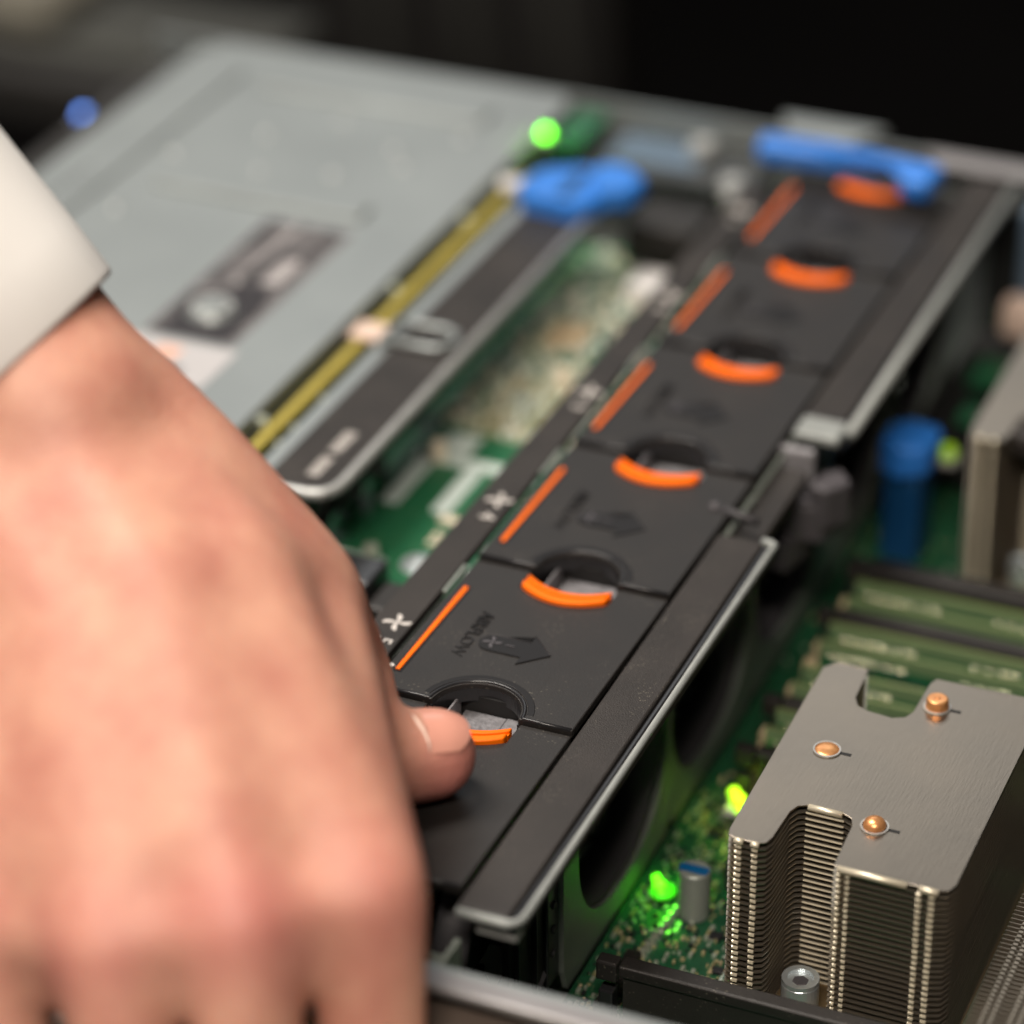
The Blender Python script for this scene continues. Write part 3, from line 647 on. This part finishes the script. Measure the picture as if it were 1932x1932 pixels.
blab = ['wide black blank bar directly before the far heatsink', 'thick black blank bar between two pairs of green memory modules', 'dark blank bar seen behind the near heatsink plate',
        'dark blank bar between near heatsink and nearest memory module', 'long black blank bar in front of the near heatsink at the bottom edge']
bk = thing('blank_filler', blab[0], 'blank filler', (0, 0, 0), 'black blank fillers in empty memory slots')
obj('filler_top', box(.25, 13.5, -.24, .24, -.35, 0), 'black_plastic', bk, bevel=.07, segs=3)
obj('filler_body', box(.35, 13.4, -.15, .15, -2.1, -.351), 'black_plastic', bk)
obj('filler_end', box(-.35, .2, -.2, .2, -.6, -.02), 'black_plastic', bk, bevel=.06)
obj('socket_latch', box(-.28, .1, -.2, .2, -2.1, -.9), 'black_gloss', bk, bevel=.05)
bks = [bk]
for k in range(1, 5): bks.append(copy_tree(bk)); bks[-1]['label'] = blab[k]
for b, (y, z) in zip(bks, ((17.95, -4.9), (15.25, -4.95), (10.5, -5.0), (8.3, -5.2), (-1.75, -4.95))): b.location = Vector((1.75, y, z)) * S
bks[0].scale = (1, 1.5, 1)

# ------------------------------------------------------------------ heatsinks
OUT = [(4.1, -.15), (4.16, -.38), (4.35, -.46), (4.9, -.46), (5.1, -.36), (5.17, -.1), (5.22, 1.05), (5.32, 1.32), (5.55, 1.45), (6.4, 1.45), (6.66, 1.32), (6.76, 1.05), (6.83, -.6),
       (9.35, -.62), (9.6, -.52), (9.7, -.25), (9.7, 7.6), (9.45, 7.9), (6.85, 7.85), (6.75, 7.6), (6.72, 6.2), (6.6, 5.9), (6.3, 5.75), (5.65, 5.82), (5.35, 5.95), (5.2, 6.25), (5.12, 7.62), (4.3, 7.66), (4.0, 7.3)]
PIPES = ((5.24, 3.8), (7.22, 6.61), (7.27, 1.21))
def heatsink(label):
    t = thing('finned_heatsink', label, 'heatsink', (0, 0, 0), 'notched finned heatsinks with copper pipe ends')
    obj('top_plate', prism(OUT, -1.55, -1.5), 'nickel', t, bevel=.012)
    for x0, x1, y in ((4.34, 4.56, -.47), (4.76, 4.95, -.47), (5.55, 6.4, 1.44), (6.95, 8.62, -.62), (8.92, 9.38, -.63)):
        obj('folded_tab', tube([(x0, y - .01, -1.545), (x1, y - .01, -1.55)], .085, 8), 'fold_bright', t, smooth=True)
    proto = None
    for i in range(31):
        if proto is None:
            bm = prism(OUT, -.012, .012); nf = len(bm.faces)
            for x0, x1, y in ((4.36, 4.52, -.46), (4.78, 4.92, -.46), (6.93, 7.02, -.60), (7.14, 7.24, -.60), (8.86, 8.98, -.62), (9.16, 9.30, -.62)):
                tube_add(bm, [(x0, y, -.01), (x1, y, -.01)], .048, 8)
            tube_add(bm, [(5.5, 1.42, -.0), (6.45, 1.42, -.0)], .03, 6)
            for x0, x1 in ((6.93, 7.02), (7.14, 7.24)): pass
            bm.faces.ensure_lookup_table()
            for f in bm.faces[nf:]: f.material_index = 1
            proto = obj('fin', bm, 'nickel_fin', t, loc=(0, 0, -1.72)); proto.data.materials.append(M['fold_bright'])
        else:
            c = proto.copy(); C.objects.link(c); c.parent = t; c.location = Vector((random.uniform(-.006, .006), random.uniform(-.006, .006), -1.72 - i * .168)) * S
    for k, (x, y) in enumerate(PIPES):
        p = obj('heat_pipe', cyl((x, y, -4.1), .27, .27, 5.2, 20), 'copper', t)
        if k == 0: bm = sph((x, y, -1.49), .30, 1, 1, .22, 24)
        elif k == 1: bm = cyl((x, y, -1.36), .30, .27, .3, 28)
        else: bm = sph((x, y, -1.45), .28, 1, 1, .75, 24)
        obj('pipe_end', bm, 'copper', p, smooth=(k != 1), bevel=(.05 if k == 1 else 0))
        if k == 1: obj('pipe_nub', cyl((x, y, -1.2), .08, .05, .04, 12), 'copper', p)
        obj('pipe_collar', band(arc(x, y, .305, 0, 360, 28), arc(x, y, .345, 0, 360, 28), -1.498, -1.46), 'steel_bright', p)
        obj('vent_slit', box(x + .33, x + .62, y - .055, y + .055, -1.52, -1.494), 'black_deep', t)
    obj('base_plate', box(4.0, 9.75, -.5, 8.0, -7.0, -6.78), 'brass_base', t, bevel=.03)
    s = obj('captive_screw', cyl((5.88, .35, -6.35), .47, .47, .8, 28), 'screw_steel', t, bevel=.05, segs=3)
    obj('screw_socket', cyl((5.88, .35, -5.945), .22, .18, .02, 6), 'hook_grey', s)
    obj('screw_rim', band(arc(5.88, .35, .33, 0, 360, 28), arc(5.88, .35, .465, 0, 360, 28), -5.95, -5.84), 'screw_steel', s)
    return t
h1 = heatsink('sharp nickel heatsink at lower right with three copper pipe ends and thin stacked fins')
h2 = copy_tree(h1); h2['label'] = 'blurred far heatsink at the right edge, behind the green memory modules'
h2.location = Vector((0, 20.9, 0)) * S
# low vertical-fin block at the right edge
lf = thing('low_fin_block', 'low block of upright fins right of the near heatsink at the corner', 'heatsink', (10.5, 0, ZB))
pr = None
for i in range(64):
    if pr is None:
        bm = box(0, 4, -.012, .012, .1, 3.2)
        for x in (.32, .52, .95, 1.15): bx(bm, x, x + .11, -.012, .075, 3.19, 3.23)
        pr = obj('fin', bm, 'nickel_fin', lf, loc=(0, -5.5, 0))
    else:
        c = pr.copy(); C.objects.link(c); c.parent = lf; c.location = Vector((0, -5.5 + i * .168, 0)) * S
obj('block_base', box(0, 4, -5.6, 5.3, 0, .1), 'brass_base', lf)
# far right blurred things behind the latch
fr = thing('far_power_board', 'blurred green board pieces and grey bracket near the far right wall', 'circuit board', (2.5, 30, -5))
obj('board_piece', box(-.9, .3, -.2, 1.6, -.1, .1), 'dimm_green', fr, bevel=.03)
obj('board_piece', box(-1.2, .2, 4.6, 6.0, -.1, .1), 'dimm_green', fr, bevel=.03)
obj('board_piece', box(-.5, .6, -2.8, -1.5, -.1, .1), 'dimm_green', fr, bevel=.03)
obj('grey_bracket', box(-.4, 1.6, 3.6, 5.8, 1.2, 4.5), 'blue_grey', fr, bevel=.2)
obj('tan_plug', box(-.7, .9, 2.6, 3.7, .3, 1.6), 'pink_white', fr, bevel=.3)
drk = thing('air_duct', 'dark plastic air duct and added darkening sheet between far heatsink and rail', 'air duct', (3.0, 28, -2.0))
obj('dark_floor_sheet', box(-2.6, 3.5, -1.5, 7.4, -5.0, -3.9), 'black_deep', drk, bevel=.1)  # black sheet added to darken the board area near the far wall
obj('duct_top', prism([(.9, -6.5), (3.8, -7.3), (6.8, -7.3), (6.8, 6.8), (2.0, 6.8)], -.3, .45), 'black_paint', drk, bevel=.15)

# ------------------------------------------------------------------ the hand
J = {'T00': (-9.72, -3.64, 8.96), 'fore': (-16.44, -3.42, 13.24), 'wristA': (-12.89, -3.99, 10.53), 'wristB': (-10.58, -4.81, 8.83), 'W2': (-8.93, -4.73, 8.04), 'W3': (-9.78, -5.93, 8.23), 'W4': (-10.86, -6.96, 7.73), 'W5': (-12.29, -7.21, 7.0), 'B2': (-5.92, -5.89, 6.61), 'B3': (-6.42, -7.89, 6.69), 'B4': (-8.11, -8.92, 6.22), 'B5': (-10.27, -9.28, 5.22), 'M2': (-0.39, -10.53, 2.6), 'M3': (-2.25, -12.69, 2.85), 'M4': (-4.77, -13.81, 2.42), 'M5': (-7.78, -13.55, 1.89), 'P2': (0.39, -12.0, -1.18), 'P3': (-1.21, -14.3, -0.71), 'P4': (-3.45, -15.31, -0.78), 'P5': (-6.45, -15.03, -1.29), 'T0': (-8.17, -3.81, 7.65), 'T1': (-5.2, -3.87, 4.91), 'T1b': (-4.48, -3.32, 2.57), 'TM': (-3.6, -4.45, 2.0), 'TI': (-2.85, -4.14, 1.3), 'TT': (-2.14, -3.46, 1.12)}
KNUCKLE = [(J['M2'], 2.3, .42), (J['M3'], 2.3, .6), (J['M4'], 2.2, .42), (J['M5'], 2.1, .42), ((-1.7, -3.5, .6), 2.2, .6)]
skin_mat()
for a_ in '2345': J['Q' + a_] = tuple(Vector(J['M' + a_]).lerp(Vector(J['P' + a_]), .3))
for a_, b_ in ('23', '34', '45'):
    J['N' + a_ + b_] = tuple(Vector(J['B' + a_]).lerp(Vector(J['B' + b_]), .5))
    J['R' + a_ + b_] = tuple(Vector(J['M' + a_]).lerp(Vector(J['M' + b_]), .5).lerp(Vector(J['N' + a_ + b_]), .22))
def capsule(bm, a, b, ra, rb, n=16):
    a, b = Vector(a), Vector(b); d = (b - a); L = d.length; d.normalize()
    q = d.to_track_quat('Z', 'Y').to_matrix(); rings = []
    prof = [(-ra * math.cos(t), ra * math.sin(t)) for t in [math.pi / 12 * i for i in range(1, 7)]] + [(L + rb * math.sin(t), rb * math.cos(t)) for t in [math.pi / 12 * i for i in range(0, 6)]]
    for z, r in prof: rings.append([bm.verts.new(a + q @ Vector((r * math.cos(2 * math.pi * k / n), r * math.sin(2 * math.pi * k / n), z))) for k in range(n)])
    for i in range(len(rings) - 1):
        for k in range(n): bm.faces.new((rings[i][k], rings[i][(k + 1) % n], rings[i + 1][(k + 1) % n], rings[i + 1][k]))
    bm.faces.new(rings[0][::-1]); bm.faces.new(rings[-1])
bm = bmesh.new()
for a, b, ra, rb in (('fore', 'wristA', 2.8, 2.7), ('wristA', 'wristB', 2.8, 2.8),
    ('wristB', 'W2', 2.4, 1.75), ('wristB', 'W3', 2.4, 1.8), ('wristB', 'W4', 2.4, 1.8), ('wristB', 'W5', 2.4, 1.7),
    ('W2', 'B2', 1.75, 1.5), ('W3', 'B3', 1.9, 1.6), ('W4', 'B4', 1.8, 1.5), ('W5', 'B5', 1.7, 1.45), ('W2', 'B3', 1.7, 1.5), ('W3', 'B4', 1.7, 1.5),
    ('B2', 'M2', 1.6, 1.34), ('B3', 'M3', 1.55, 1.22), ('B4', 'M4', 1.5, 1.15), ('B5', 'M5', 1.45, 1.05), ('B2', 'M3', 1.5, 1.1), ('B3', 'M4', 1.5, 1.1), ('B4', 'M5', 1.45, 1.0), ('B3', 'M2', 1.5, 1.05), ('N23', 'R23', 1.5, 1.1), ('N34', 'R34', 1.5, 1.12), ('N45', 'R45', 1.45, 1.05), ('B4', 'M3', 1.5, 1.1), ('B5', 'M4', 1.45, 1.05),
    ('M2', 'M3', .9, .9), ('M3', 'M4', .9, .9), ('M4', 'M5', .85, .85), ('Q2', 'Q3', .45, .45), ('Q3', 'Q4', .45, .45), ('Q4', 'Q5', .45, .45),
    ('M2', 'P2', 1.26, 1.05), ('M3', 'P3', 1.16, 1.02), ('M4', 'P4', 1.1, .98), ('M5', 'P5', 1.0, .88),
    ('W2', 'T0', 1.7, 1.7), ('T0', 'T1', 1.75, 1.55), ('T1', 'B2', 1.5, 1.5), ('T1', 'T1b', 1.5, 1.25), ('T1b', 'TM', 1.25, 1.2), ('TM', 'TI', 1.2, 1.17), ('TI', 'TT', 1.16, 1.08), ('wristB', 'T00', 2.35, 1.65), ('T00', 'T0', 1.65, 1.72), ('T1', 'M2', 1.45, 1.35)):
    f = .02 if a in ('TM', 'TI', 'T1b') else .12
    wr = ('fore', 'wristA', 'wristB', 'W2', 'W3', 'W4', 'W5', 'T00', 'T0')
    ra *= .945 if a in wr else 1; rb *= .945 if b in wr else 1
    capsule(bm, J[a], J[b], ra + f, rb + (.12 if b not in ('TI', 'TT', 'T1b', 'TM') else .0))
person = thing('person', 'right hand in white shirt cuff pressing its thumb on the orange grip', 'person', (0, 0, 0))
hand = obj('hand', bm, 'skin', person)
rm = hand.modifiers.new('r', 'REMESH'); rm.mode = 'VOXEL'; rm.voxel_size = .13 * S
vg = hand.vertex_groups.new(name='soft')
sm = hand.modifiers.new('s', 'SMOOTH'); sm.factor = .5; sm.iterations = 5
dg = bpy.context.evaluated_depsgraph_get(); me = bpy.data.meshes.new_from_object(hand.evaluated_get(dg))
hand.modifiers.clear(); hand.data = me
# relax the back of the hand more than the thumb
bm = bmesh.new(); bm.from_mesh(me); tc = Vector((-2.6, -4.0, 1.2)) * S
soft = [v for v in bm.verts if (v.co - tc).length > 3.2 * S]
for _ in range(85): bmesh.ops.smooth_vert(bm, verts=soft, factor=.5, use_axis_x=True, use_axis_y=True, use_axis_z=True)
bm.to_mesh(me); bm.free()
for p in me.polygons: p.use_smooth = True
# thumb nail
def nail_patch():
    t = (Vector(J['TT']) - Vector(J['TI'])).normalized()
    up = Vector((.16, .05, .98)); up = (up - up.dot(t) * t).normalized(); sd = t.cross(up)
    bm = bmesh.new(); n, mth = 12, 12; rows = []
    for i in range(n + 1):
        row = []
        for k in range(mth + 1):
            s0 = -.95 + .62 * k / mth; s = s0 + (.80 - s0) * i / n
            a = math.radians(-46 + 96 * k / mth); 
            endr = math.sqrt(max(0, 1 - max(0, (abs(k / mth * 2 - 1)) ** 3) * .5))
            ss = -.75 + (s + .75) * endr if s > -.75 else s
            r = 1.10 - .33 * max(0, ss) ** 2
            row.append(bm.verts.new(Vector(J['TT']) + t * (ss * .95) + (up * math.cos(a) + sd * math.sin(a)) * r))
        rows.append(row)
    for i in range(n):
        for k in range(mth): bm.faces.new((rows[i][k], rows[i][k + 1], rows[i + 1][k + 1], rows[i + 1][k]))
    return bm
nb = nail_patch(); nb.verts.ensure_lookup_table()
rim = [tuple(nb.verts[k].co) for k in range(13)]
obj('thumb_nail', nb, 'nail', hand, smooth=True)
obj('nail_fold_highlight', tube(rim, [.02, .03, .045, .055, .06, .065, .065, .06, .055, .045, .035, .02, .01], 8), 'nail_highlight', hand, smooth=True)  # highlight along the nail fold put into a pale ridge
# shirt cuff: oval tube round the wrist
def cuff_bm(a, b, rx, rz, th):
    a, b = Vector(a), Vector(b); d = (b - a).normalized(); 
    v = Vector((23.2, -57.2, 42.9)); u = d.cross((v - a).normalized()).normalized(); w_ = d.cross(u)
    bm = bmesh.new(); n = 40; R = []
    L = (b - a).length
    for s, k in ((0, 1.12), (L * .5, 1.05), (L * .8, 1.02), (L - .12, 1.0), (L, .985), (L - .02, .94), (L * .7, .93)):
        R.append([bm.verts.new(a + d * s + (u * math.cos(2 * math.pi * i / n) * rx + w_ * math.sin(2 * math.pi * i / n) * rz) * k * (1 + (.012 * math.sin(5 * 2 * math.pi * i / n + s) if s > .5 else 0))) for i in range(n)])
    for j in range(len(R) - 1):
        for i in range(n): bm.faces.new((R[j][i], R[j][(i + 1) % n], R[j + 1][(i + 1) % n], R[j + 1][i]))
    return bm
obj('shirt_cuff', cuff_bm((-17.56, -4.28, 15.32), (-12.28, -3.95, 9.62), 3.25, 3.5, .2), 'cotton', person, smooth=True)
